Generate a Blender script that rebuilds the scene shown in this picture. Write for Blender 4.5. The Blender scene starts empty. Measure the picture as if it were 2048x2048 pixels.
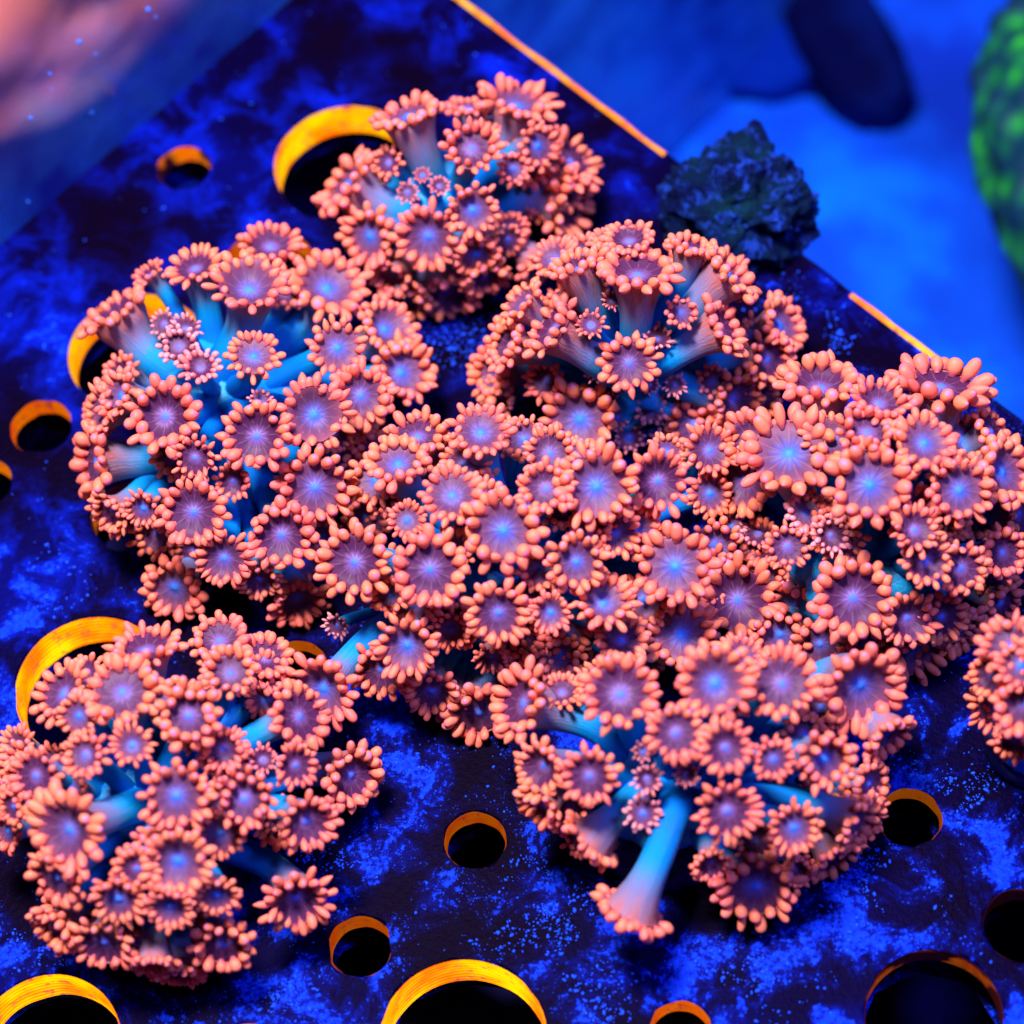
import bpy, bmesh, math, random
from mathutils import Vector, Matrix, noise, geometry

# ------------------------------------------------------------------ scene, camera, light
# one Blender unit is one centimetre
SC = bpy.context.scene
SC.unit_settings.system = 'METRIC'
SC.unit_settings.scale_length = 0.01
COL = SC.collection
R = math.radians
PPC = 2048 / 13.0                      # photograph pixels per centimetre at the focus distance

FOCAL, SENSOR, DIST = 94.0, 36.0, 34.0
cam_rot = Matrix.Rotation(R(30), 3, 'X') @ Matrix.Rotation(R(-8), 3, 'Z')
cam_loc = Vector((0, 0, 1.0)) + cam_rot @ Vector((0, 0, DIST))
cam = bpy.data.cameras.new('camera')
cam.lens, cam.sensor_width, cam.clip_start, cam.clip_end = FOCAL, SENSOR, 1.0, 500.0
cam.dof.use_dof = True
cam.dof.focus_distance = 33.2
cam.dof.aperture_fstop = 0.15
cam_ob = bpy.data.objects.new('camera', cam)
cam_ob.matrix_world = Matrix.Translation(cam_loc) @ cam_rot.to_4x4()
COL.objects.link(cam_ob)
SC.camera = cam_ob

W = bpy.data.worlds.new('World'); SC.world = W; W.use_nodes = True
W.node_tree.nodes['Background'].inputs[0].default_value = (0.13, 0.02, 0.30, 1)
W.node_tree.nodes['Background'].inputs[1].default_value = 0.22

def area(name, loc, target, size, power, color):
    l = bpy.data.lights.new(name, 'AREA'); l.shape = 'SQUARE'
    l.size, l.energy, l.color = size, power, color
    o = bpy.data.objects.new(name, l); o.location = loc
    o.rotation_euler = (Vector(target) - Vector(loc)).to_track_quat('-Z', 'Y').to_euler()
    COL.objects.link(o)
area('aquarium_lamp', (-5, 4, 46), (0, 0, 0), 9, 58000, (1.0, 0.80, 1.0))
area('added_blue_fill', (17, -9, 40), (-2, 3, 0), 7, 13000, (0.20, 0.22, 1.0))  # added unseen blue fill for the glass wall and the shadows

SC.view_settings.view_transform = 'Standard'
SC.view_settings.look = 'None'
SC.view_settings.exposure = 0.0
SC.view_settings.gamma = 1.0
SC.render.engine = 'CYCLES'
SC.cycles.use_denoising = True
SC.cycles.max_bounces = 5
SC.cycles.transparent_max_bounces = 6
SC.cycles.adaptive_threshold = 0.02

# ------------------------------------------------------------------ helpers
def ray(px, py):
    k = SENSOR / FOCAL
    d = cam_rot @ Vector(((px / 2048 - .5) * k, -(py / 2048 - .5) * k, -1))
    return d.normalized()
def at(px, py, z=0.0):
    d = ray(px, py); t = (z - cam_loc.z) / d.z
    return cam_loc + d * t
def obj(name, mesh, parent=None, mat=None):
    o = bpy.data.objects.new(name, mesh); COL.objects.link(o)
    if parent is not None: o.parent = parent
    if mat is not None and mesh is not None:
        mesh.materials.clear(); mesh.materials.append(mat)
    return o
def tag(o, label=None, category=None, group=None, kind=None):
    if label: o['label'] = label
    if category: o['category'] = category
    if group: o['group'] = group
    if kind: o['kind'] = kind
    return o
def mesh_from(name, verts, faces, uvs=None, smooth=True):
    m = bpy.data.meshes.new(name); m.from_pydata(verts, [], faces); m.update()
    if smooth: m.polygons.foreach_set('use_smooth', [True] * len(m.polygons))
    if uvs:
        L = m.uv_layers.new(name='UVMap').data
        for lp in m.loops: L[lp.index].uv = uvs[lp.vertex_index]
    return m

class NT:
    """small node builder"""
    def __init__(s, name):
        s.m = bpy.data.materials.new(name); s.m.use_nodes = True
        s.t = s.m.node_tree; s.b = s.t.nodes['Principled BSDF']; s.out = s.t.nodes['Material Output']
    def n(s, kind, **kw):
        x = s.t.nodes.new(kind)
        for k, v in kw.items(): setattr(x, k, v)
        return x
    def l(s, a, b): s.t.links.new(a, b)
    def noise(s, vec, scale, detail=4, rough=.55, dist=0.0):
        x = s.n('ShaderNodeTexNoise'); x.inputs['Scale'].default_value = scale
        x.inputs['Detail'].default_value = detail; x.inputs['Roughness'].default_value = rough
        x.inputs['Distortion'].default_value = dist
        if vec is not None: s.l(vec, x.inputs['Vector'])
        return x.outputs['Fac']
    def ramp(s, fac, stops, interp='LINEAR'):
        x = s.n('ShaderNodeValToRGB'); x.color_ramp.interpolation = interp
        e = x.color_ramp.elements
        while len(e) < len(stops): e.new(0.5)
        for i, (p, c) in enumerate(stops):
            e[i].position = p
            e[i].color = (c, c, c, 1) if not isinstance(c, tuple) else (*c, 1)
        s.l(fac, x.inputs['Fac']); return x.outputs['Color']
    def mix(s, fac, a, b, mode='MIX'):
        x = s.n('ShaderNodeMix', data_type='RGBA', blend_type=mode)
        for inp, v in ((x.inputs[0], fac), (x.inputs[6], a), (x.inputs[7], b)):
            if isinstance(v, (int, float)): inp.default_value = v
            elif isinstance(v, tuple): inp.default_value = (*v, 1)
            else: s.l(v, inp)
        return x.outputs[2]
    def math(s, op, a, b=0.0, clamp=False):
        x = s.n('ShaderNodeMath', operation=op, use_clamp=clamp)
        for inp, v in ((x.inputs[0], a), (x.inputs[1], b)):
            if isinstance(v, (int, float)): inp.default_value = v
            else: s.l(v, inp)
        return x.outputs[0]
    def bump(s, h, strength=.3, dist=.02):
        x = s.n('ShaderNodeBump'); x.inputs['Strength'].default_value = strength
        x.inputs['Distance'].default_value = dist
        s.l(h, x.inputs['Height']); s.l(x.outputs[0], s.b.inputs['Normal'])
    def pos(s): return s.n('ShaderNodeNewGeometry').outputs['Position']
    def uv(s):
        u = s.n('ShaderNodeUVMap'); x = s.n('ShaderNodeSeparateXYZ'); s.l(u.outputs[0], x.inputs[0])
        return x.outputs[0], x.outputs[1]
    def base(s, c, rough=.5, spec=.4):
        if isinstance(c, tuple): s.b.inputs['Base Color'].default_value = (*c, 1)
        else: s.l(c, s.b.inputs['Base Color'])
        s.b.inputs['Roughness'].default_value = rough
        s.b.inputs['Specular IOR Level'].default_value = spec
    def sss(s, w, scale, rad=(1, .35, .25)):
        pass

# ------------------------------------------------------------------ materials
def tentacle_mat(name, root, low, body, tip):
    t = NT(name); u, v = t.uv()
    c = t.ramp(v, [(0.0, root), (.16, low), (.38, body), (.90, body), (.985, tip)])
    nz = t.noise(t.pos(), 1.3, 2)
    c = t.mix(t.ramp(nz, [(.38, 0.0), (.66, .75)]), c, (0.97, .185, .14))
    fine = t.noise(t.pos(), 26, 2)
    c = t.mix(.35, c, t.ramp(fine, [(.3, (.72, .72, .72)), (.7, (1.0, 1.0, 1.0))]), 'MULTIPLY')
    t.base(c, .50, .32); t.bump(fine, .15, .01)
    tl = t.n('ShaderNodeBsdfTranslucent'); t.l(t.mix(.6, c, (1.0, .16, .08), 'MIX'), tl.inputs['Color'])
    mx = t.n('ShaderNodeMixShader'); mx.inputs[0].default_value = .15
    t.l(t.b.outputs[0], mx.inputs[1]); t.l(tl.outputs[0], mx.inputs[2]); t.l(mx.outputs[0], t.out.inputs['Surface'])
    return t.m
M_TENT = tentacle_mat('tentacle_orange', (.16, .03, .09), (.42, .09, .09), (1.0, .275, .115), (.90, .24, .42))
M_PALE = tentacle_mat('tentacle_pale', (.12, .05, .20), (.34, .12, .20), (.92, .36, .30), (.62, .42, .72))

def stalk_mat():
    t = NT('polyp_stalk'); u, v = t.uv()
    nz = t.noise(t.pos(), 2.2, 3)
    mp = t.n('ShaderNodeMapping'); mp.inputs['Scale'].default_value = (26, 1.6, 1)
    uv0 = t.n('ShaderNodeUVMap'); t.l(uv0.outputs[0], mp.inputs['Vector'])
    st = t.noise(mp.outputs[0], 1.0, 3)
    v2 = t.math('ADD', v, t.math('MULTIPLY', t.math('SUBTRACT', t.math('ADD', t.math('MULTIPLY', nz, .5), st), .75), .42))
    c = t.ramp(v2, [(0.0, (.0, .17, .54)), (.38, (.0, .28, .60)), (.50, (.02, .28, .54)),
                    (.74, (.17, .19, .33)), (.90, (.30, .17, .21)), (1.0, (.40, .13, .11))])
    # longitudinal striations of the flesh
    w = t.n('ShaderNodeTexWave', wave_type='BANDS', bands_direction='X'); w.inputs['Scale'].default_value = 10
    w.inputs['Distortion'].default_value = 5; w.inputs['Detail'].default_value = 2
    uvn = t.n('ShaderNodeUVMap'); t.l(uvn.outputs[0], w.inputs['Vector'])
    c = t.mix(.5, c, t.ramp(w.outputs['Fac'], [(0.1, (.84, .84, .88)), (.8, (1, 1, 1))]), 'MULTIPLY')
    t.base(c, .55, .12); w2 = t.n('ShaderNodeTexWave', wave_type='BANDS', bands_direction='X'); w2.inputs['Scale'].default_value = 26
    w2.inputs['Distortion'].default_value = 7; w2.inputs['Detail'].default_value = 3; t.l(uvn.outputs[0], w2.inputs['Vector'])
    t.bump(t.math('ADD', w.outputs['Fac'], w2.outputs['Fac']), .35, .02)
    return t.m
M_STALK = stalk_mat()

def disc_mat():
    t = NT('oral_disc'); u, v = t.uv()
    oi = t.n('ShaderNodeObjectInfo').outputs['Random']
    star = t.math('COSINE', t.math('MULTIPLY', u, math.pi * 22))
    star = t.math('ADD', t.math('MULTIPLY', star, .045), t.math('MULTIPLY', t.math('SUBTRACT', t.noise(t.pos(), 14, 3), .5), .16))
    v = t.math('ADD', v, star, True)
    c = t.ramp(v, [(0.0, (.03, .20, .80)), (.10, (.10, .17, .70)), (.20, (.16, .09, .26)), (.45, (.065, .018, .06)),
                   (.80, (.06, .012, .05)), (1.0, (.16, .035, .07))])
    c2 = t.ramp(v, [(0.0, (.02, .28, .85)), (.14, (.05, .16, .64)), (.30, (.09, .08, .28)), (.55, (.10, .042, .10)),
                    (1.0, (.20, .055, .08))])
    c = t.mix(t.ramp(oi, [(.35, 0.0), (.75, 1.0)]), c, c2)
    # pale radial folds between the tentacle bases
    r = t.math('ABSOLUTE', t.math('SINE', t.math('MULTIPLY', u, math.pi * 11)))
    nz = t.noise(t.pos(), 9, 3)
    line = t.math('MULTIPLY', t.ramp(r, [(.0, 1.0), (.32, 0.0)]), t.ramp(nz, [(.3, .15), (.7, 1.0)]))
    line = t.math('MULTIPLY', line, t.ramp(v, [(.22, 0.0), (.45, .75), (.95, .15)]))
    c = t.mix(t.math('MULTIPLY', line, .6), c, (.40, .20, .24))
    t.base(c, .5, .2); t.bump(t.math('ADD', r, nz), .25, .015)
    return t.m
M_DISC = disc_mat()

def flesh_mat():
    t = NT('base_flesh'); p = t.pos()
    nz = t.noise(p, 3.0, 4); f = t.noise(p, 16, 3)
    c = t.ramp(nz, [(.3, (.0, .16, .52)), (.5, (.0, .36, .72)), (.75, (.02, .44, .62))])
    t.base(t.mix(.5, c, t.ramp(f, [(.35, (.5, .5, .6)), (.65, (1, 1, 1))]), 'MULTIPLY'), .5, .4)
    t.bump(f, .5, .04); return t.m
M_FLESH = flesh_mat()

def plug_mat():
    t = NT('plug_ceramic'); nz = t.noise(t.pos(), 4, 5, .65)
    t.base(t.ramp(nz, [(.4, (.006, .004, .03)), (.62, (.01, .02, .16)), (.8, (.02, .09, .7))]), .6, .3)
    t.bump(nz, .5, .04); return t.m
M_PLUG = plug_mat()

def rack_mat():
    t = NT('rack_acrylic'); p = t.pos()
    big = t.noise(p, .36, 2, .6)
    mid = t.noise(p, 1.45, 6, .68, .5)
    fine = t.noise(p, 13, 3, .7)
    # smooth dark sheet with a film in broad clouds
    c = t.ramp(big, [(.40, (.0016, .0002, .006)), (.55, (.0010, .0004, .022)), (.70, (.0008, .002, .10))])
    cloud = t.math('MULTIPLY', t.ramp(big, [(.42, .06), (.60, 1.0)]), t.ramp(mid, [(.46, 0.0), (.62, .6), (.74, .9)]))
    c = t.mix(cloud, c, (.001, .014, .50))
    # crusty growth, bright blue, ragged
    sx = t.n('ShaderNodeSeparateXYZ'); t.l(p, sx.inputs[0])
    thin = t.math('MULTIPLY', t.math('ADD', t.math('MULTIPLY', sx.outputs[1], .018), t.math('MULTIPLY', sx.outputs[0], -.006)), 1.0)
    thin = t.math('MAXIMUM', thin, -.02)
    mid = t.math('SUBTRACT', mid, thin)
    crust = t.math('ADD', t.math('MULTIPLY', mid, .62), t.math('ADD', t.math('MULTIPLY', fine, .24), t.math('MULTIPLY', big, .30)))
    cm = t.ramp(crust, [(.625, 0.0), (.665, 1.0)])
    c = t.mix(t.math('MULTIPLY', cm, t.ramp(fine, [(.32, .10), (.68, 1.0)])), c, (.004, .05, .80))
    # tiny specks
    v = t.n('ShaderNodeTexVoronoi'); v.inputs['Scale'].default_value = 9; t.l(p, v.inputs['Vector'])
    sp = t.math('MULTIPLY', t.ramp(v.outputs['Distance'], [(.07, 1.0), (.15, 0.0)]), t.ramp(mid, [(.50, 0.0), (.58, .8)]))
    c = t.mix(sp, c, (.01, .12, .95))
    v = t.n('ShaderNodeTexVoronoi'); v.inputs['Scale'].default_value = 24; t.l(p, v.inputs['Vector'])
    sp = t.math('MULTIPLY', t.ramp(v.outputs['Distance'], [(.10, 1.0), (.20, 0.0)]), t.ramp(mid, [(.5, 0.0), (.6, .8)]))
    c = t.mix(sp, c, (.01, .10, .9))
    t.base(c, .45, .01); t.bump(fine, .5, .03); return t.m
M_RACK = rack_mat()

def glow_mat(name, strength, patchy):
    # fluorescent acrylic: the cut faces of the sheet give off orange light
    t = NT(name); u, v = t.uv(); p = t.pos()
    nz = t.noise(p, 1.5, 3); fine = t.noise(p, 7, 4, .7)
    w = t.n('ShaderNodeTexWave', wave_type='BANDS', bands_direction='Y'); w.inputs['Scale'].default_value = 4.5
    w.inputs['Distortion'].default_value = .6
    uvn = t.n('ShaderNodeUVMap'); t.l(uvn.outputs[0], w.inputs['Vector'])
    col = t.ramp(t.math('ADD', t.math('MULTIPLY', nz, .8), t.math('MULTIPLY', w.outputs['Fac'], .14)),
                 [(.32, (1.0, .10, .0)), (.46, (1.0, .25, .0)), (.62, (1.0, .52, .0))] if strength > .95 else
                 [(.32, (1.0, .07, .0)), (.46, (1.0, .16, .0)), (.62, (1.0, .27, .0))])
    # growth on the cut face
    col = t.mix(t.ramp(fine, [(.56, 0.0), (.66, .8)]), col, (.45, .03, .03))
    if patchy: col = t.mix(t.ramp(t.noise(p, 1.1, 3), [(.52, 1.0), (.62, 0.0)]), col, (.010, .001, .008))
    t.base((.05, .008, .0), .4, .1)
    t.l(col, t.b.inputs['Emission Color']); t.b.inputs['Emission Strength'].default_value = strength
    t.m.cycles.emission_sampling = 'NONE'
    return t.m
GLOWS = {}
def glow(s, patchy=False):
    k = (s, patchy)
    if k not in GLOWS: GLOWS[k] = glow_mat('fluorescent_edge', s, patchy)
    return GLOWS[k]

def sand_mat():
    t = NT('tank_floor'); p = t.pos()
    a = t.noise(p, .17, 3, .55); b = t.noise(p, 1.0, 4)
    c = t.ramp(t.math('ADD', t.math('MULTIPLY', a, .8), t.math('MULTIPLY', b, .2)),
               [(.40, (.0, .025, .36)), (.54, (.0, .075, .64)), (.70, (.0, .26, .95))])
    t.base(c, .8, .1); t.bump(b, .4, .3); return t.m
def dark_rock_mat():
    t = NT('dark_rock'); nz = t.noise(t.pos(), .5, 4)
    t.base(t.ramp(nz, [(.4, (.0005, .0015, .03)), (.7, (.001, .010, .12))]), .8, .02); t.bump(nz, .4, .2); return t.m
def green_mat():
    t = NT('green_coral'); p = t.pos()
    v = t.n('ShaderNodeTexVoronoi'); v.inputs['Scale'].default_value = 1.7; t.l(p, v.inputs['Vector'])
    nz = t.noise(p, .8, 4)
    c = t.ramp(t.math('ADD', v.outputs['Distance'], t.math('MULTIPLY', nz, .5)),
               [(.28, (.035, .60, .03)), (.52, (.006, .20, .04)), (.90, (.001, .035, .06))])
    t.base(c, .6, .2); t.bump(v.outputs['Distance'], .6, .3); return t.m
def algae_mat():
    t = NT('algae_rock'); p = t.pos()
    a = t.noise(p, 5.0, 6, .75, .8); b = t.noise(p, 15, 4, .7); g = t.noise(p, 1.1, 3)
    c = t.ramp(g, [(.4, (.001, .005, .04)), (.65, (.002, .028, .04))])
    c = t.mix(t.ramp(a, [(.53, 0.0), (.62, .8)]), c, (.012, .07, .50))
    c = t.mix(t.ramp(b, [(.64, 0.0), (.72, .5)]), c, (.03, .14, .55))
    t.base(c, .7, .05); t.bump(t.math('ADD', a, b), .8, .12); return t.m
def pane_mat():
    # glass wall of the tank: clear, faintly mirroring, with the rack's blue reflection painted along its foot
    t = NT('tank_glass'); p = t.pos()
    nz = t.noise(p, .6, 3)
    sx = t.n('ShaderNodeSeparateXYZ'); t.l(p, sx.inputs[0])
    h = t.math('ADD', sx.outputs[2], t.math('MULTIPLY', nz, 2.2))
    blue_reflection = t.ramp(t.math('MULTIPLY', h, .2), [(.10, .75), (.30, .55), (.62, .12)])
    gl = t.n('ShaderNodeBsdfGlossy'); gl.inputs['Roughness'].default_value = .14
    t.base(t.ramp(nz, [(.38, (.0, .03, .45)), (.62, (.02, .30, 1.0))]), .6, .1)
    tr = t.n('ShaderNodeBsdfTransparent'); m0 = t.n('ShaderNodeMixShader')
    t.l(blue_reflection, m0.inputs[0]); t.l(tr.outputs[0], m0.inputs[1]); t.l(t.b.outputs[0], m0.inputs[2])
    mx = t.n('ShaderNodeMixShader'); mx.inputs[0].default_value = .16
    t.l(m0.outputs[0], mx.inputs[1]); t.l(gl.outputs[0], mx.inputs[2]); t.l(mx.outputs[0], t.out.inputs['Surface'])
    return t.m
def plain(name, c, rough=.5, spec=.3):
    t = NT(name); nz = t.noise(t.pos(), 5, 3)
    t.base(t.mix(.4, c, t.ramp(nz, [(.3, (.5, .5, .5)), (.7, (1, 1, 1))]), 'MULTIPLY'), rough, spec); return t.m

# ------------------------------------------------------------------ setting
# tank floor
FLOOR_Z = -12.0
def grid_mesh(name, x0, x1, y0, y1, n, hf, keep=None):
    vs, fs = [], []
    for j in range(n + 1):
        for i in range(n + 1):
            x = x0 + (x1 - x0) * i / n; y = y0 + (y1 - y0) * j / n
            vs.append((x, y, hf(x, y)))
    for j in range(n):
        for i in range(n):
            a = j * (n + 1) + i
            if keep is None or keep(Vector(vs[a])): fs.append((a, a + 1, a + n + 2, a + n + 1))
    return mesh_from(name, vs, fs)
# frag rack: one thick acrylic sheet with round holes
T = 0.9                                    # sheet thickness
e0, e1 = at(912, 0), at(1900, 745)         # far cut edge of the sheet
g0, g1 = at(0, 490), at(480, 85)           # line where the sheet meets the glass wall
def isect(a, b, c, d):
    r = geometry.intersect_line_line_2d
    da, dc = (b - a), (d - c)
    den = da.x * dc.y - da.y * dc.x
    t = ((c.x - a.x) * dc.y - (c.y - a.y) * dc.x) / den
    return Vector((a.x + da.x * t, a.y + da.y * t, 0))
ed = (e1 - e0).normalized(); gd = (g1 - g0).normalized()
corner = isect(e0, e1, g0, g1)
gn = Vector((gd.y, -gd.x, 0))
if gn.y > 0: gn = -gn
pE = e1 + ed * 12
pG = g0 - gd * 14
outline = [corner, pG, Vector((pG.x + 2, -16, 0)), Vector((pE.x + 1, -16, 0)), pE]
# (px, py, radius px, wall depth, glow)
HOLES = [(692, 325, 142, 0.62, 1.57, False),
         (535, 535, 92, 0.46, 0.58, False),
         (272, 700, 134, 0.59, 1.27, False),
         (82, 852, 60, 0.34, 0.7, False),
         (-34, 965, 56, 0.37, 0.7, False),
         (183, 1372, 152, 0.68, 1.76, False),
         (262, 1032, 78, 0.37, 0.6, True),
         (592, 1335, 60, 0.31, 0.38, False),
         (950, 1680, 60, 0.34, 0.36, False),
         (720, 1892, 63, 0.37, 0.39, False),
         (92, 2092, 146, 0.68, 1.76, False),
         (924, 2080, 168, 0.71, 1.76, False),
         (1360, 2062, 62, 0.34, 0.7, False),
         (1820, 1634, 63, 0.31, 0.22, False),
         (2046, 1850, 78, 0.37, 0.35, True),
         (1868, 2030, 138, 0.34, 0.4, True),
         (368, 335, 52, 0.34, 0.9, True),
         (495, 2106, 60, 0.31, 0.76, False),
         (-44, 1560, 58, 0.37, 0.57, False)]
rack = obj('frag_rack', None)
def build_rack():
    NS = 56
    loops = [[Vector((p.x, p.y)) for p in outline]]
    walls = []
    for hx, hy, hr, dep, g, pt in HOLES:
        c = at(hx, hy); rad = hr / PPC * (at(hx + 50, hy) - at(hx - 50, hy)).length / (100 / PPC)
        lip = .045
        walls.append((c, rad, dep, glow(g, pt), lip))
        loops.append([Vector((c.x + (rad + lip) * math.cos(2 * math.pi * k / NS), c.y + (rad + lip) * math.sin(2 * math.pi * k / NS))) for k in range(NS)])
    vs, es, fl = [], [], []
    for lp in loops:
        s = len(vs); vs += lp; n = len(lp)
        es += [(s + k, s + (k + 1) % n) for k in range(n)]
    V, E, F, *_ = geometry.delaunay_2d_cdt(vs, es, [], 1, 1e-5)
    keep = []
    for f in F:
        c = sum((V[i] for i in f), Vector((0, 0))) / len(f)
        if any((c - Vector((w[0].x, w[0].y))).length < w[1] for w in walls): continue
        keep.append(tuple(f))
    # top sheet, plus the dark underside
    top = mesh_from('sheet', [(v.x, v.y, 0) for v in V], keep, smooth=False)
    bm = bmesh.new(); bm.from_mesh(top)
    bmesh.ops.recalc_face_normals(bm, faces=bm.faces)
    if bm.faces[0].normal.z < 0: bmesh.ops.reverse_faces(bm, faces=bm.faces)
    bm.to_mesh(top); bm.free()
    obj('sheet', top, rack, M_RACK)
    und = mesh_from('underside', [(v.x, v.y, -T) for v in V], [tuple(reversed(f)) for f in keep], smooth=False)
    obj('underside', und, rack, M_RACK)
    lo = mesh_from('added_dark_sheet', [(p.x, p.y, -3.2) for p in outline], [tuple(range(len(outline)))], smooth=False)  # added dark sheet standing in for the shade inside the holes
    obj('added_dark_sheet', lo, rack, plain('added_sheet_black', (.002, .003, .05), .6, .05))
    for c, rad, dep, g, lip in walls:
        vs, fs, uv = [], [], []
        prof = [(rad + lip, 0), (rad + .012, -.02), (rad, -.05), (rad - .004, -dep * .5), (rad, -dep)]
        for k in range(NS + 1):
            a = 2 * math.pi * k / NS
            for q, (rr, z) in enumerate(prof):
                j = .018 * noise.noise(Vector((c.x * 3 + math.cos(a) * 2, math.sin(a) * 2, q * .5)))
                vs.append((c.x + (rr + (j if q else 0)) * math.cos(a), c.y + (rr + (j if q else 0)) * math.sin(a), z)); uv.append((k / NS, q / 4))
        P = len(prof)
        for k in range(NS):
            for q in range(P - 1):
                b = k * P + q; fs.append((b, b + 1, b + P + 1, b + P))
        m = mesh_from('hole_wall', vs, fs, uv)
        m.materials.append(M_RACK); m.materials.append(g)
        for i, f in enumerate(m.polygons): f.material_index = 0 if i % (P - 1) == 0 else 1
        obj('hole_wall', m, rack)
    # far cut edge: bevelled strip that glows orange
    nrm = Vector((-ed.y, ed.x, 0));
    if nrm.dot(cam_loc) > 0 and nrm.y < 0: nrm = -nrm
    if nrm.y < 0: nrm = -nrm
    runs = [(0, 1.0, .0)]
    vs, fs, uv = [], [], []
    L = (pE - corner).length; N = 160
    for k in range(N + 1):
        p = corner + ed * (L * k / N)
        j = .03 * noise.noise(p * 1.5)
        for q, (o_, z) in enumerate([(-.002, .0), (.03 + j, .035 + .4 * j), (.075 + j, .015 + j * .3), (.09, -.10), (.09, -T)]):
            vs.append(tuple(p + nrm * o_ + Vector((0, 0, z)))); uv.append((k / 4, q / 4))
    for k in range(N):
        for q in range(4):
            b = k * 5 + q; fs.append((b, b + 5, b + 6, b + 1))
    m = mesh_from('cut_edge', vs, fs, uv); obj('cut_edge', m, rack, glow(1.7)); m.materials.append(M_RACK)
    fa, fb, fc = [(at(*q) - corner).dot(ed) / L for q in ((1325, 310), (1692, 588), (1925, 764))]
    for i_, f in enumerate(m.polygons):
        k = (i_ // 4) / N; f.material_index = 0 if (k < fa or fb < k < fc) else 1
build_rack()
tag(rack, 'dark blue acrylic frag rack with round holes whose cut walls glow orange', 'rack')

# crusty growth standing proud of the sheet in ragged patches
def build_crust():
    rg = random.Random(5); n = 0; V, F = [], []
    tb = bmesh.new(); bmesh.ops.create_icosphere(tb, subdivisions=1, radius=1)
    tv = [v.co.copy() for v in tb.verts]; tf = [tuple(v.index for v in f.verts) for f in tb.faces]; tb.free()
    ctrs = [(at(h[0], h[1]), h[2] / PPC) for h in HOLES]
    seeds = [(650, 1780), (1080, 1770), (1130, 1850), (1700, 1760), (1760, 1700), (1860, 1560), (1400, 1990), (560, 1990), (1180, 2000), (90, 1180),
             (60, 1900), (900, 690), (960, 660), (1680, 650), (1640, 620), (640, 1700), (1560, 1950), (1960, 1600), (1010, 1880), (1900, 1950), (780, 1560)]
    while n < 2600:
        if rg.random() < .75:
            sx, sy = rg.choice(seeds); px, py = sx + rg.gauss(0, 48), sy + rg.gauss(0, 42)
        else: px, py = rg.uniform(0, 2048), rg.uniform(0, 2048)
        p = at(px, py)
        if noise.noise(p * 1.1 + Vector((9, 3, 0))) + .6 * noise.noise(p * 3.1) < .02: n += .02; continue
        if any((p - c).length < r + .08 for c, r in ctrs): n += .02; continue
        if (p - g0).dot(gn) < .1 or (p - e0).dot(Vector((-ed.y, ed.x, 0)) * (1 if ed.x > 0 else -1)) > -.1: n += .02; continue
        r = .007 + .019 * rg.random() ** 3
        mt = Matrix.Translation(p) @ Matrix.Rotation(rg.uniform(0, 6.28), 4, 'Z') @ Matrix.Diagonal((r * rg.uniform(.8, 1.9), r, r * rg.uniform(.2, .5), 1))
        q = len(V); V += [tuple(mt @ (v * rg.uniform(.7, 1.2))) for v in tv]; F += [tuple(q + i for i in f) for f in tf]; n += 1
    m = mesh_from('crust', V, F)
    tag(obj('algae_crust', m, None, plain('crust_blue', (.008, .085, .85), .7, .1)), 'fine bright blue crusts of growth scattered over the dark rack', 'algae', kind='stuff')
build_crust()

# glass wall standing along the left edge of the rack
tag(obj('tank_floor', grid_mesh('tank_floor', -60, 80, -50, 110, 140,
        lambda x, y: FLOOR_Z + .55 * noise.noise(Vector((x * .22, y * .22, 3))) + .12 * noise.noise(Vector((x, y, 1))), lambda p: (p - pG).dot(gn) > -.4), None, sand_mat()), kind='structure')

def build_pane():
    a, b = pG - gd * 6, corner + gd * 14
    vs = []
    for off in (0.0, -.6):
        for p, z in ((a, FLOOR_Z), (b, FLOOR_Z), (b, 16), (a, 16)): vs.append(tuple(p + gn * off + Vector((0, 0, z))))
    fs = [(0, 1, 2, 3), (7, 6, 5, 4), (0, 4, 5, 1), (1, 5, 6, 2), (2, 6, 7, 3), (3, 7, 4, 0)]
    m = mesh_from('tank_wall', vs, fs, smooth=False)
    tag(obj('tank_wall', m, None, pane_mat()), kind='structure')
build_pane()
def on_pane(px, py):
    d = ray(px, py); t = (pG - cam_loc).dot(gn) / d.dot(gn); return cam_loc + d * t
def build_specks():
    bm = bmesh.new()
    for px, py, r in ((157, 83, 9), (295, 18, 10), (98, 146, 6), (60, 235, 7), (182, 224, 5), (55, 402, 5), (190, 107, 5), (102, 178, 4), (310, 33, 5)):
        p = on_pane(px, py) + gn * .02
        r *= .6 / PPC
        mt = Matrix.Translation(p) @ Matrix.Diagonal((r, r, r, 1))
        bmesh.ops.create_icosphere(bm, subdivisions=2, radius=1, matrix=mt)
    m = bpy.data.meshes.new('speck'); bm.to_mesh(m); bm.free()
    tag(obj('glass_specks', m, None, plain('speck', (.02, .20, .9))), 'tiny pale blue specks stuck on the glass wall', 'specks', kind='stuff')
build_specks()

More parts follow.
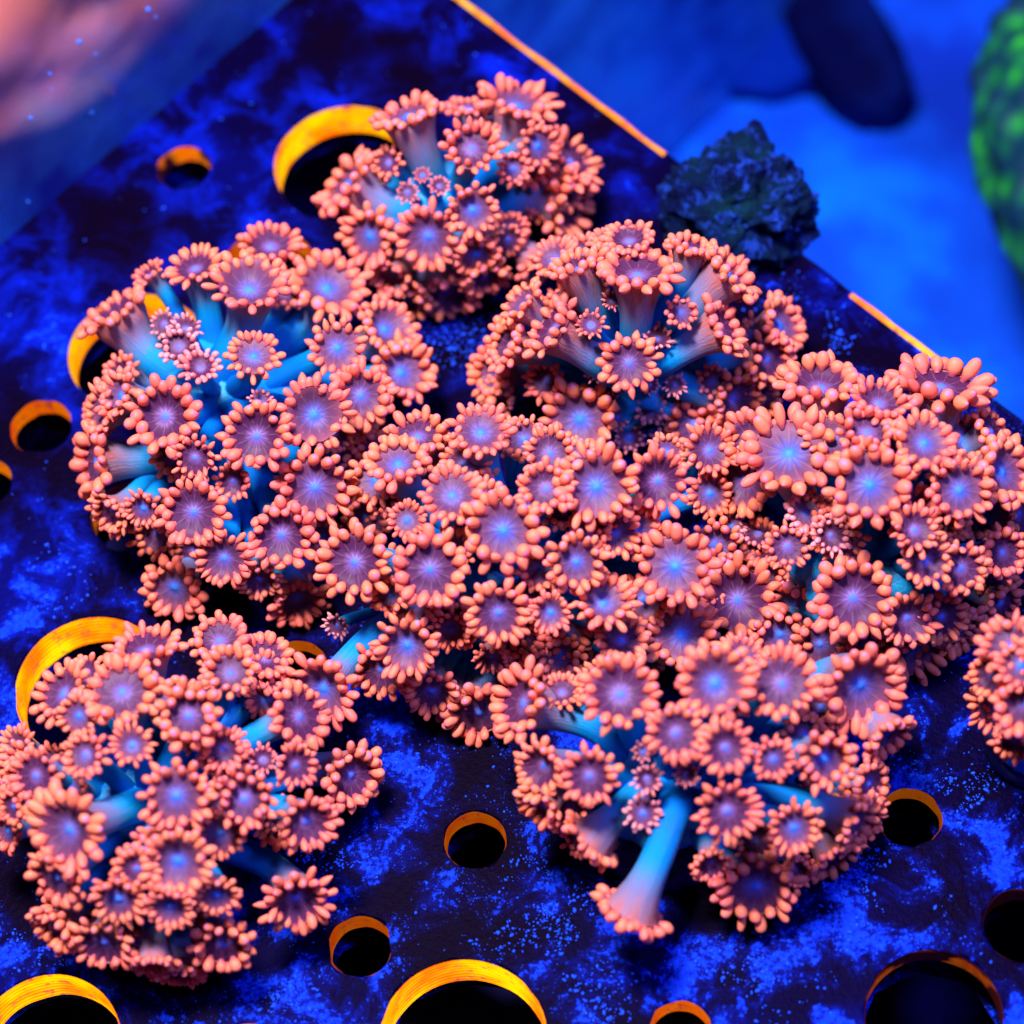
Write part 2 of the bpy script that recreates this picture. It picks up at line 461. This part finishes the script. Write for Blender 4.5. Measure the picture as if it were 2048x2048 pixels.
# lumpy solids
def blob(name, subdiv, radii, amp, freq, seed, mat, smooth=True, parent=None, flat=None, sq=1.0):
    bm = bmesh.new(); bmesh.ops.create_icosphere(bm, subdivisions=subdiv, radius=1)
    for v in bm.verts:
        d = v.co.normalized(); k = 1.0
        for o_ in range(4 if subdiv > 5 else 3): k += amp / (1.8 ** o_) * noise.noise(d * freq * (2 ** o_) + Vector((seed, seed * 2, o_ * 7)))
        if sq != 1.0: d = Vector([math.copysign(abs(q) ** sq, q) for q in d])
        v.co = Vector((d.x * radii[0], d.y * radii[1], d.z * radii[2])) * k
        if flat is not None: v.co.z = max(v.co.z, flat)
    m = bpy.data.meshes.new(name); bm.to_mesh(m); bm.free()
    if smooth: m.polygons.foreach_set('use_smooth', [True] * len(m.polygons))
    return obj(name, m, parent, mat)

# algae-covered rock straddling the far edge of the rack
ar = blob('algae_rock', 6, (.98, .92, .72), .36, 2.0, 6.4, algae_mat(), flat=-.35)
ar.location = at(1478, 412, .3); ar.rotation_euler = (0, 0, R(-36))
tag(ar, 'dark algae-grown rubble rock with blue flecks sitting on the far rack edge', 'rock')
# smooth dark rock on the tank floor
dr = blob('dark_rock', 4, (2.3, .95, .9), .14, 1.0, 1.3, dark_rock_mat(), sq=.72)
dr.location = at(1668, 70, FLOOR_Z + .6); dr.rotation_euler = (0, 0, R(-72))
tag(dr, 'smooth dark rounded rock lying out of focus on the blue tank floor', 'rock')
for bx, by, rr, ro, sd, lab in ((1450, 10, (2.8, 1.7, .7), -50, 5.5, 'broad dim blue mound standing in for shadow beside the smooth dark rock on the tank floor'),
                            (1275, 125, (.8, .55, .5), -60, 7.7, 'little dark mound standing in for shadow on the tank floor just beyond the rack edge')):
    mo = blob('floor_shade_mound', 4, rr, .3, 1.5, sd, plain('shade_blue', (.0, .018, .26), .8, .02)); mo.location = at(bx, by, FLOOR_Z + .2); mo.rotation_euler = (0, 0, R(ro))  # added mounds, their dark colour stands in for shadows on the floor
    tag(mo, lab, 'rock')
# green coral mound at the right border
gc = blob('green_coral', 5, (2.3, 5.8, 1.8), .10, 3.0, 8.1, green_mat())
gc.location = at(2300, 500, -7.0); gc.rotation_euler = (0, 0, R(8))
tag(gc, 'mottled green coral mound out of focus at the right border', 'coral')

# added pink lump behind the glass standing in for a coral reflection, a blur in the top left corner
def pink_mat():
    t = NT('pink_reflection'); nz = t.noise(t.pos(), .45, 3)
    t.base(t.ramp(nz, [(.36, (1.0, .30, .14)), (.5, (.95, .40, .42)), (.66, (.62, .52, .58))]), .6, .2); return t.m
pd = ray(-30, -100)
pk = blob('pink_reflection', 4, (5.6, 3.2, 3.4), .22, 1.4, 2.9, pink_mat())
pk.location = cam_loc + pd * 50
pk.rotation_euler = (0, 0, math.atan2(gd.y, gd.x))
tag(pk, 'pale pink lump behind the glass standing in for a coral reflection, top left corner', 'coral')

# ------------------------------------------------------------------ coral polyps
rnd = random.Random(7)
def lathe_tentacle(seed, pointed):
    r = random.Random(seed)
    prof = [(0.0, .42), (.12, .52), (.26, .76), (.42, .95), (.58, 1.0), (.74, .95), (.87, .76), (.955, .47), (1.0, 0)]
    if pointed: prof = [(0.0, .50), (.12, .62), (.26, .84), (.42, .98), (.56, .96), (.72, .76), (.86, .46), (.955, .20), (1.0, 0)]
    S = 10; vs, uv, fs = [], [], []
    bx, by = r.uniform(-.35, .35), r.uniform(-.35, .35)
    sq = r.uniform(.9, 1.1)
    for z, rad in prof[:-1]:
        rad *= 1 + r.uniform(-.04, .04)
        for k in range(S):
            a = 2 * math.pi * k / S
            vs.append((rad * sq * math.cos(a) + bx * z * z, rad / sq * math.sin(a) + by * z * z, z)); uv.append((k / S, z))
    vs.append((bx, by, 1.0)); uv.append((.5, 1.0))
    n = len(prof) - 1
    for q in range(n - 1):
        for k in range(S):
            fs.append((q * S + k, q * S + (k + 1) % S, (q + 1) * S + (k + 1) % S, (q + 1) * S + k))
    for k in range(S): fs.append(((n - 1) * S + k, (n - 1) * S + (k + 1) % S, n * S))
    return vs, fs, uv
SHAPES = [lathe_tentacle(i, i % 6 == 2) for i in range(12)]
TM = {}
for pale, mat in ((0, M_TENT), (1, M_PALE)):
    for i, (vs, fs, uv) in enumerate(SHAPES):
        m = mesh_from('tentacle', vs, fs, uv); m.materials.append(mat); TM[(pale, i)] = m

def frame(n, hint=Vector((0, 0, 1))):
    n = n.normalized()
    x = n.cross(hint)
    if x.length < 1e-3: x = n.cross(Vector((1, 0, 0)))
    x.normalize(); return x, n.cross(x).normalized(), n

def make_polyp(colony, B, C, n, r, rg, kind, via=None):
    """stalk from B to C opening into a disc of outer radius r facing n; returns (polyp object, tentacle placements)"""
    # stalk
    L = (C - B).length
    d0 = (C - B).normalized()
    p1 = B + d0 * L * .35 if via is None else via; p2 = C - n * min(L * .55, 1.9 * r)
    NR, NS = 15, 32
    fat = rg.uniform(.92, 1.12); spread = rg.uniform(1.7, 2.4) if n.dot(cam_loc - C) > 0 else 1.5
    cup = rg.choice((.03, .08, .12, .18, .30)) * rg.uniform(.7, 1.2)
    vs, uv, fs = [], [], []
    prevx = None
    for q in range(NR):
        t = q / (NR - 1); t = 1 - (1 - t) ** 1.35
        P = B * (1 - t) ** 3 + p1 * 3 * t * (1 - t) ** 2 + p2 * 3 * t * t * (1 - t) + C * t ** 3
        D = ((p1 - B) * 3 * (1 - t) ** 2 + (p2 - p1) * 6 * t * (1 - t) + (C - p2) * 3 * t * t)
        D = D.normalized() if D.length > 1e-6 else n
        if q == NR - 1: D = n
        if prevx is None: x, y, _ = frame(D)
        else:
            x = (prevx - D * prevx.dot(D)).normalized(); y = D.cross(x)
        prevx = x
        s = (L * (1 - t)) / r                 # distance below the rim in disc radii
        w = .36 * fat + .10 * max(0, (t < .5) * (1 - 2 * t)) + .26 * math.exp(-(s / .34) ** 1.3)
        if q == NR - 1: w = .62
        for k in range(NS):
            a = 2 * math.pi * k / NS
            rib = 1 + .016 * math.cos(a * 11 + 1.3 * math.sin(3 * t)) * (.35 + .65 * t) + .05 * noise.noise(P * 1.1 + Vector((math.cos(a), math.sin(a), 0)))
            vs.append(tuple(P + (x * math.cos(a) + y * math.sin(a)) * (w * r * rib)))
            uv.append((k / NS, max(0.0, 1 - s / spread)))
    for up, w in ((cup * .5, .645), (cup - .03, .66)):      # the rim that carries the tentacles
        for k in range(NS):
            a = 2 * math.pi * k / NS
            vs.append(tuple(C + n * (up * r) + (prevx * math.cos(a) + n.cross(prevx) * math.sin(a)) * (w * r))); uv.append((k / NS, 1.0))
    for q in range(NR + 1):
        for k in range(NS):
            fs.append((q * NS + k, q * NS + (k + 1) % NS, (q + 1) * NS + (k + 1) % NS, (q + 1) * NS + k))
    po = obj('polyp', mesh_from('polyp', vs, fs, uv), colony, M_STALK)
    # oral disc, slightly cupped, with mouth cone and radial folds
    x, y = prevx, n.cross(prevx)
    NR2, NS2 = 9, 44
    vs, uv, fs = [tuple(C + n * (.06 * r))], [(.5, 0)], []
    for q in range(1, NR2):
        v = q / (NR2 - 1)
        for k in range(NS2):
            a = 2 * math.pi * k / NS2
            h = .06 * math.exp(-(v / .14) ** 2) + cup * v ** 2 - .03 * math.sin(math.pi * v) + .016 * math.cos(a * 11) * min(1, v * 2.5) * (1.2 - v)
            h += .02 * noise.noise(Vector((C.x * 5 + v * 3 * math.cos(a), C.y * 5 + v * 3 * math.sin(a), r)))
            rr = .645 * v * (1 + .02 * math.cos(a * 11))
            if q == NR2 - 1: h -= .05
            vs.append(tuple(C + (x * math.cos(a) + y * math.sin(a)) * (rr * r) + n * (h * r))); uv.append((k / NS2, v))
    for k in range(NS2): fs.append((0, 1 + k, 1 + (k + 1) % NS2))
    for q in range(NR2 - 2):
        for k in range(NS2):
            a = 1 + q * NS2; fs.append((a + k, a + NS2 + k, a + NS2 + (k + 1) % NS2, a + (k + 1) % NS2))
    dm = mesh_from('oral_disc', vs, fs, uv)
    # seam of u at the last segment
    Lr = dm.uv_layers[0].data
    for p in dm.polygons:
        us = [Lr[i].uv[0] for i in p.loop_indices]
        if max(us) - min(us) > .6:
            for i in p.loop_indices:
                if Lr[i].uv[0] < .3: Lr[i].uv[0] += 1
    obj('oral_disc', dm, po, M_DISC)
    # tentacles: two alternating cycles
    N = rg.choice((22, 24, 24, 26)) if r > .28 else rg.choice((16, 18, 20))
    lift = rg.uniform(-12, 14); ws = rg.uniform(.86, 1.12); ls = rg.uniform(.88, 1.16)
    if rg.random() < .12: lift += 26
    pl = []
    a0 = rg.uniform(0, 6.28)
    for k in range(N):
        a = a0 + 2 * math.pi * (k + rg.uniform(-.22, .22)) / N
        out = x * math.cos(a) + y * math.sin(a); tang = n.cross(out)
        inner = k % 2 == 0
        el = R((40 if inner else 8) + lift + rg.uniform(-18, 18))
        br = (.50 if inner else .62) * r
        base = C + out * br + n * (cup * (.5 if inner else .8) - .03) * r
        d = (out * math.cos(el) + n * math.sin(el) + tang * rg.uniform(-.16, .16)).normalized()
        ln = r * (.40 if inner else .37) * rg.uniform(.74, 1.22) * ls * (.6 if rg.random() < .07 else 1)
        wd = r * .120 * ws * rg.uniform(.82, 1.18) * (1.06 if inner else .98)
        if r < .25: wd *= .82; ln *= 1.05
        tx, ty, tz = frame(d, n); ro = rg.uniform(0, 6.28)
        ax = tx * math.cos(ro) + ty * math.sin(ro); ay = tz.cross(ax)
        M = Matrix.Identity(4)
        M.col[0].xyz = ax * wd; M.col[1].xyz = ay * wd; M.col[2].xyz = tz * ln; M.col[3].xyz = base
        sh = rg.randrange(12)
        if not inner and rg.random() < .18: sh = rg.choice((2, 8))
        pl.append((1 if kind == 'pale' else 0, sh, M))
    return po, pl

def cam_normal(nx, ny, away=False):
    m = math.hypot(nx, ny)
    if m > .97: nx, ny = nx * .97 / m, ny * .97 / m
    z = math.sqrt(max(0.0, 1 - nx * nx - ny * ny))
    return (cam_rot @ Vector((nx, -ny, -z if away else z))).normalized()

def make_colony(spec):
    cx, cy, ax, ay, hz = spec['shape']
    rg = random.Random(spec['seed'])
    z0 = .9 + spec.get('lift', 0)
    ctr = at(cx, cy, z0); k = (at(cx + 50, cy, z0) - at(cx - 50, cy, z0)).length / 100
    a = ax * k
    c = hz
    b = math.sqrt(max(.5, (ay * k) ** 2 - (c * .5) ** 2)) / .866
    core = at(*spec['core'], .85 + spec.get('lift', 0))
    root = obj('coral_colony', None)
    root.location = (core.x, core.y, 0)
    inv = Matrix.Translation((-core.x, -core.y, 0))
    def own(o):                                # parts are built in world space, kept under the root's origin
        o.matrix_local = inv @ o.matrix_local
    allp = []
    ent = [tuple(e) for e in spec['polyps']]
    # lower polyps that fill the shaded gaps
    for _ in range(spec.get('fill', 8) * 3):
        if len(ent) >= len(spec['polyps']) + spec['fill']: break
        th = rg.uniform(0, 6.28); q = math.sqrt(rg.uniform(.04, 1.0))
        fx, fy = cx + ax * q * math.cos(th), cy + ay * q * math.sin(th)
        if any((fx - u) ** 2 + (fy - v) ** 2 < w * w for u, v, w in spec.get('clear', ())): continue
        ent.append((fx, fy, rg.uniform(42, 66),
                    .6 * q * math.cos(th), .6 * q * math.sin(th), 'fill'))
    for e in ent:
        px, py, rp, nx, ny = e[:5]; kind = e[5] if len(e) > 5 else ''
        s = .70 if kind == 'fill' else (.80 if kind in ('pale', 'low') else 1.0)
        d = ray(px, py)
        o_ = cam_loc - ctr
        A3, B3, C3 = a * s, b * s, c * s
        ds = Vector((d.x / A3, d.y / B3, d.z / C3)); os_ = Vector((o_.x / A3, o_.y / B3, o_.z / C3))
        qa, qb, qc = ds.dot(ds), 2 * os_.dot(ds), os_.dot(os_) - 1
        disc = qb * qb - 4 * qa * qc
        t = (-qb - math.sqrt(disc)) / (2 * qa) if disc > 0 else -qb / (2 * qa)
        P = cam_loc + d * t
        if P.z < .42: P = at(px, py, .42)
        if len(e) > 7: P = at(px, py, e[7])
        n = cam_normal(nx, ny, kind == 'away')
        r = 1.05 * rp / 2048 * 36 / 94 * (P - cam_loc).dot(cam_rot @ Vector((0, 0, -1)))
        dirc = (P - core)
        Bp = core + Vector((dirc.x, dirc.y, dirc.z * .6)) * rg.uniform(.12, .24)
        Bp.z = max(.35, Bp.z - .25)
        via = None
        if len(e) > 6:
            via = at(*e[6]); Bp = core.lerp(via, .35); Bp.z = max(.35, Bp.z - .3)
        P2 = P - n * .05 * r
        kd = 'pale' if (kind == 'pale') else ''
        po, pl = make_polyp(root, Bp, P2, n, r, rg, kd, via)
        own(po)
        facing = max(.25, n.dot(-d))
        allp.append((r * r * facing * (.3 if kind in ('fill', 'pale', 'low') else 1), po, pl))
    # fleshy base and the plug it grows on
    rad = spec.get('base', .85)
    fl = blob('base', 4, (rad, rad, .75 * spec.get('heart', 1.1)), .30, 2.2, spec['seed'] * 1.7, M_FLESH, parent=root)
    lf = spec.get('lift', 0)
    fl.matrix_local = Matrix.Translation((0, 0, .62 + lf * .5)) @ Matrix.Diagonal((1, 1, 1 + lf * .7, 1))
    vs, fs = [], []
    prof = [(0, .02), (.95, .02), (1.0, .07), (1.0, .28), (.93, .36), (0, .38)]
    for rr, z in prof:
        for q in range(40):
            th = 2 * math.pi * q / 40; w = rr * spec.get('plug', 1.05) * (1 + .03 * noise.noise(Vector((math.cos(th) * 2, math.sin(th) * 2, spec['seed']))))
            vs.append((w * math.cos(th), w * math.sin(th), z))
    for p_ in range(len(prof) - 1):
        for q in range(40): fs.append((p_ * 40 + q, p_ * 40 + (q + 1) % 40, (p_ + 1) * 40 + (q + 1) % 40, (p_ + 1) * 40 + q))
    obj('frag_plug', mesh_from('frag_plug', vs, fs), root, M_PLUG)
    # tentacles: the 300 that show largest are parts of their polyps, the rest one mass
    allp.sort(key=lambda q: -q[0])
    count = 0; V, F, U, MI = [], [], [], []
    for _, po, pl in allp:
        if count + len(pl) <= 300:
            for pale, sh, M in pl:
                o_ = bpy.data.objects.new('tentacle', TM[(pale, sh)]); COL.objects.link(o_)
                o_.parent = po; o_.matrix_local = M
            count += len(pl)
        else:
            count = 301 if count > 278 else count
            for pale, sh, M in pl:
                vs, fs, uv = SHAPES[sh]; s = len(V)
                V += [tuple(M @ Vector(v)) for v in vs]; U += uv
                F += [tuple(s + i for i in f) for f in fs]; MI += [pale] * len(fs)
    m = mesh_from('tentacles', V, F, U); m.materials.append(M_TENT); m.materials.append(M_PALE)
    m.polygons.foreach_set('material_index', MI)
    o_ = obj('tentacles', m, root); o_['kind'] = 'stuff'; own(o_)
    tag(root, spec['label'], 'coral', 'orange flowerpot coral colonies on the rack')
    return root

P_, A_, L_ = 'pale', 'away', 'low'
COLONIES = [
 dict(seed=11, shape=(912, 395, 228, 205, 1.6), core=(872, 400), fill=9, clear=[(850, 385, 120)], base=.8, plug=1.0,
  label='small far coral colony of orange polyps nearest the top, ringed by a glowing hole', polyps=[
  (815, 227, 82, -.3, -.85, '', (865, 355, 1.4)), (943, 295, 68, .1, -.35), (936, 213, 52, 0, -.9, L_), (1034, 207, 82, .2, -.8), (1078, 292, 56, .6, .1),
  (1145, 322, 76, .7, -.4), (1140, 410, 86, .85, .25, '', (945, 405, 1.4)), (1027, 338, 42, .1, 0, L_), (946, 420, 63, .15, .25), (856, 473, 74, -.05, .35),
  (738, 473, 70, -.5, .3), (690, 365, 88, -.75, -.55, '', (810, 415, 1.3)), (775, 325, 38, -.5, -.1, L_), (1017, 480, 38, .4, .4, L_), (953, 512, 56, .2, .7),
  (788, 545, 62, -.3, .8), (893, 585, 72, .1, .85), (815, 600, 62, -.1, .9), (970, 555, 56, .3, .8), (1071, 527, 56, .6, .7),
  (815, 385, 26, 0, 0, P_), (879, 372, 24, .1, -.2, P_), (845, 350, 20, 0, -.2, P_)]),
 dict(seed=12, shape=(478, 850, 300, 345, 1.7), core=(440, 770), fill=18, clear=[(420, 720, 130), (260, 930, 60)], base=.85, plug=1.1,
  label='tall left coral colony with blue-stalked orange polyps between two glowing holes', polyps=[
  (236, 632, 88, -.5, -.78, '', (335, 735, 1.4)), (389, 534, 64, -.2, -.75), (299, 549, 40, -.6, -.6), (498, 577, 90, .05, -.6, '', (420, 735, 1.5)), (541, 490, 68, .1, -.65),
  (655, 574, 88, .25, -.5), (358, 692, 48, -.1, -.3, P_), (327, 648, 34, -.2, -.2, P_), (372, 660, 36, 0, -.2, P_), (401, 735, 44, 0, -.5, P_),
  (507, 711, 62, .05, -.45), (330, 832, 82, -.1, -.05), (240, 790, 58, -.72, -.2), (203, 822, 62, -.85, 0), (188, 925, 82, -.88, .05, '', (330, 930, 1.3)),
  (513, 872, 80, -.05, .05), (389, 916, 52, -.1, .2), (628, 829, 82, .1, 0), (676, 695, 67, .2, -.1), (722, 791, 70, .2, 0),
  (803, 745, 76, .35, -.1), (630, 975, 86, .05, .1), (770, 657, 72, .5, -.4), (725, 1003, 52, .2, .2, L_), (386, 1024, 78, -.05, .1),
  (563, 1070, 80, 0, .15), (448, 1117, 64, -.05, .25), (348, 1176, 74, -.3, .4), (224, 1024, 58, -.6, .5), (286, 1018, 46, -.2, .4),
  (519, 1160, 52, .1, .7), (594, 1198, 64, .35, .65), (640, 1080, 56, .2, .2, L_), (466, 962, 42, 0, .2, L_), (520, 800, 28, 0, -.4, P_)]),
 dict(seed=13, shape=(1272, 690, 285, 215, 1.9), core=(1266, 705), fill=14, clear=[(1265, 720, 170)], base=.92, heart=1.25, plug=1.1,
  label='coral colony beside the dark rock, a mushroom-shaped polyp above its bright blue middle', polyps=[
  (1276, 545, 90, 0, -.80, '', (1268, 700, 1.5)), (1153, 534, 74, -.35, -.86), (1258, 480, 58, -.1, -.7), (1381, 494, 58, .15, -.9), (1461, 545, 82, .7, -.64, '', (1345, 665, 1.5)),
  (1446, 655, 74, .80, -.40, '', (1325, 735, 1.7)), (1104, 655, 82, -.75, -.5, '', (1205, 740, 1.7)), (1045, 608, 62, -.7, -.6), (1258, 726, 64, 0, .05), (1363, 625, 40, .2, -.2),
  (1182, 650, 35, -.1, -.3), (1316, 675, 36, .1, -.6, P_), (1160, 838, 86, -.15, 0), (1091, 762, 47, -.4, -.1, L_), (1392, 849, 67, .1, .05),
  (1301, 817, 37, .05, .1, P_), (1258, 875, 37, 0, .1, P_), (1330, 889, 36, 0, -.2, P_), (1425, 762, 40, .2, 0, P_), (1470, 800, 72, .6, .1, '', (1345, 755, 1.6)),
  (1537, 719, 64, .6, .1), (1562, 650, 72, .7, -.3), (1022, 690, 67, -.8, -.2), (993, 748, 67, -.75, 0), (1000, 790, 52, -.6, .2),
  (1520, 800, 52, .5, .2, L_), (1190, 745, 24, -.1, 0, P_), (1225, 600, 24, 0, -.3, P_), (1215, 800, 24, 0, .1, P_), (1350, 770, 26, .1, 0, P_), (1300, 770, 22, 0, .1, P_), (1235, 835, 26, 0, .2, P_), (1330, 830, 24, .1, .1, P_)]),
 dict(seed=14, shape=(1060, 1120, 430, 300, 2.0), core=(1030, 1130), fill=34, clear=[], base=1.05, plug=1.2,
  label='densest coral colony in the middle of the picture, orange polyps packed edge to edge', polyps=[
  (1006, 1061, 90, 0, 0), (860, 1139, 88, -.05, .05), (708, 1124, 86, -.25, 0), (904, 990, 74, -.05, -.4), (795, 925, 72, -.15, -.6),
  (814, 1040, 44, -.1, -.2, L_), (997, 1226, 70, .05, .2), (814, 1291, 72, -.1, .2), (761, 1341, 68, -.25, .4), (901, 1260, 50, 0, .3, L_),
  (960, 1428, 78, .05, .6), (863, 1385, 62, -.1, .6), (646, 1378, 82, -.3, .3, '', (765, 1215, 1.3), 1.2), (834, 870, 74, -.1, -.7), (961, 864, 72, 0, -.5),
  (1193, 972, 92, 0, 0), (1316, 962, 74, .05, .1), (1091, 976, 62, -.1, -.2), (1048, 880, 54, 0, 0, L_), (1421, 987, 52, .2, 0, L_),
  (1153, 1124, 66, .05, .1), (1207, 1205, 68, .1, -.5), (1101, 1225, 47, 0, .1), (1243, 1280, 58, 0, -.5), (1349, 1132, 92, -.2, -.1),
  (1362, 1269, 82, -.05, -.2), (1476, 1199, 92, 0, 0), (780, 1189, 44, -.3, .1, L_), (984, 1313, 42, 0, .7, L_), (674, 1251, 30, -.3, .3, P_),
  (930, 930, 56, 0, -.1, L_), (1270, 1060, 60, 0, 0, L_), (1080, 1140, 50, 0, 0, L_),
  (1100, 905, 60, 0, -.2, L_), (1230, 1065, 55, .1, 0, L_), (1430, 1090, 62, .1, -.1, L_), (1290, 1200, 60, 0, -.1, L_), (1120, 1310, 60, 0, .3, L_),
  (1060, 1330, 56, 0, .4, L_), (1420, 900, 62, .2, -.2, L_), (870, 905, 56, 0, -.4, L_), (750, 960, 60, -.2, -.2, L_), (1180, 1060, 50, 0, .2, L_)]),
 dict(seed=15, shape=(1765, 1035, 268, 275, 2.0), core=(1730, 1105), fill=24, clear=[(1740, 1110, 60)], base=.95, plug=.7,
  label='right coral colony of large orange polyps under the thin glowing rack edge', polyps=[
  (1883, 768, 105, .1, -.85, '', (1860, 900, 1.7)), (1640, 772, 92, -.05, -.8), (1759, 804, 66, .1, -.6), (1578, 904, 110, -.15, -.5), (1740, 969, 97, 0, -.1),
  (1734, 862, 74, 0, -.6), (1849, 885, 72, .15, -.4), (1920, 981, 80, .15, 0), (2007, 944, 86, .6, -.2), (1488, 960, 76, -.45, .1),
  (1613, 1025, 48, 0, -.4, P_), (1516, 1065, 38, -.2, -.2, P_), (1575, 1093, 54, 0, -.1), (1662, 1071, 44, .05, 0, P_), (1830, 1059, 56, .1, -.2),
  (1591, 1177, 35, 0, 0, P_), (1464, 1053, 32, 0, 0, P_), (1706, 1196, 95, 0, .05), (1852, 1121, 62, .1, -.1), (1923, 1137, 62, .2, .1),
  (1815, 1236, 64, .2, .25), (2007, 1106, 62, .4, 0), (1886, 1235, 62, .4, .4), (1923, 1262, 66, .5, .6), (2004, 1208, 58, .6, .4),
  (1836, 1302, 82, .5, .55), (2040, 1030, 62, .7, .2), (1985, 860, 60, .7, -.4),
  (1500, 880, 66, -.2, -.2, L_), (1660, 880, 64, 0, -.5, L_), (1640, 1290, 66, -.1, .4, L_), (1560, 1270, 66, -.1, .3, L_), (1740, 1290, 62, .1, .5, L_), (1530, 1140, 50, -.2, .1, L_)]),
 dict(seed=16, shape=(1400, 1560, 345, 262, 1.9), core=(1330, 1560), fill=14, clear=[(1280, 1560, 140), (1310, 1720, 110)], base=.80, plug=1.1,
  label='near coral colony with one long bare blue stalk drooping toward the bottom', polyps=[
  (1240, 1387, 90, -.05, -.3), (1430, 1366, 88, 0, -.05), (1564, 1366, 84, 0, -.25), (1722, 1372, 100, .25, .35), (1352, 1466, 66, 0, -.1),
  (1451, 1495, 60, .1, .05), (1547, 1519, 50, .1, .1), (1650, 1519, 74, .2, .25), (1178, 1553, 67, -.15, .1), (1087, 1532, 62, -.6, .2),
  (1042, 1405, 90, -.82, -.25, '', (1215, 1440, 1.6)), (1124, 1383, 47, -.1, -.6), (1455, 1623, 70, 0, .1), (1588, 1656, 60, .1, .15), (1513, 1776, 97, .05, .45),
  (1286, 1627, 42, 0, 0, P_), (1294, 1557, 33, 0, 0, P_), (1262, 1826, 88, -.42, .88, A_, (1368, 1585, 1.9), 1.1), (1182, 1678, 76, -.7, .68, A_, (1270, 1570, 1.7), 1.2), (1708, 1644, 76, .8, .4, '', (1500, 1585, 1.5)),
  (1671, 1714, 72, .5, .75), (1422, 1727, 47, 0, .5, L_), (1083, 1610, 62, -.6, .6), (1741, 1569, 62, .7, .2), (1776, 1470, 66, .5, .7),
  (1286, 1503, 26, 0, 0, P_), (1373, 1548, 26, 0, 0, P_)]),
 dict(seed=17, shape=(345, 1610, 335, 325, 1.8), core=(290, 1600), fill=22, clear=[(250, 1590, 90)], base=.90, plug=1.15,
  label='lower left coral colony, a round clump of orange polyps before a glowing hole', polyps=[
  (244, 1382, 85, -.05, -.5), (124, 1386, 76, -.55, -.45), (377, 1432, 80, 0, -.05), (290, 1296, 82, -.1, -.85), (439, 1279, 67, 0, -.55),
  (460, 1345, 60, .05, -.4), (530, 1312, 62, .2, -.7), (602, 1432, 78, .62, -.25, '', (470, 1495, 1.9)), (530, 1399, 44, .3, .1, L_), (157, 1432, 50, -.3, 0),
  (170, 1510, 52, -.2, -.2), (265, 1490, 46, 0, -.2), (70, 1552, 64, -.35, 0), (25, 1614, 48, -.7, .2), (137, 1660, 94, -.5, .1, '', (285, 1595, 1.7)),
  (352, 1593, 83, -.05, .05), (489, 1598, 75, .1, .05), (447, 1498, 50, .1, 0, L_), (592, 1531, 50, .35, .1), (704, 1552, 78, .6, .2),
  (613, 1643, 68, .3, .3), (356, 1722, 78, 0, .2), (273, 1738, 52, -.2, .2), (439, 1668, 60, .15, .3, L_), (592, 1796, 77, .25, .45),
  (236, 1800, 62, -.1, .4), (340, 1813, 57, 0, .5), (435, 1792, 54, .15, .5), (207, 1887, 74, -.15, .55), (306, 1925, 60, 0, .95),
  (447, 1892, 72, .1, .55), (112, 1759, 74, -.5, .5), (116, 1854, 67, -.5, .55), (360, 1945, 62, 0, .9), (526, 1519, 34, .1, -.3, P_)]),
 dict(seed=18, shape=(2085, 1388, 110, 120, 1.5), core=(2090, 1400), lift=.5, fill=5, clear=[], base=.6, plug=.6,
  label='coral colony cut off by the right border, its polyps out of focus and pink', polyps=[
  (2020, 1292, 70, -.3, -.45), (1985, 1350, 57, -.65, 0), (1980, 1420, 57, -.65, .3), (2044, 1330, 62, 0, -.2), (2055, 1405, 80, -.1, 0),
  (2030, 1480, 54, -.2, .65), (2100, 1300, 70, .2, -.5), (2130, 1380, 80, .3, 0), (2110, 1470, 70, .2, .5)]),
]
for spec in COLONIES: make_colony(spec)
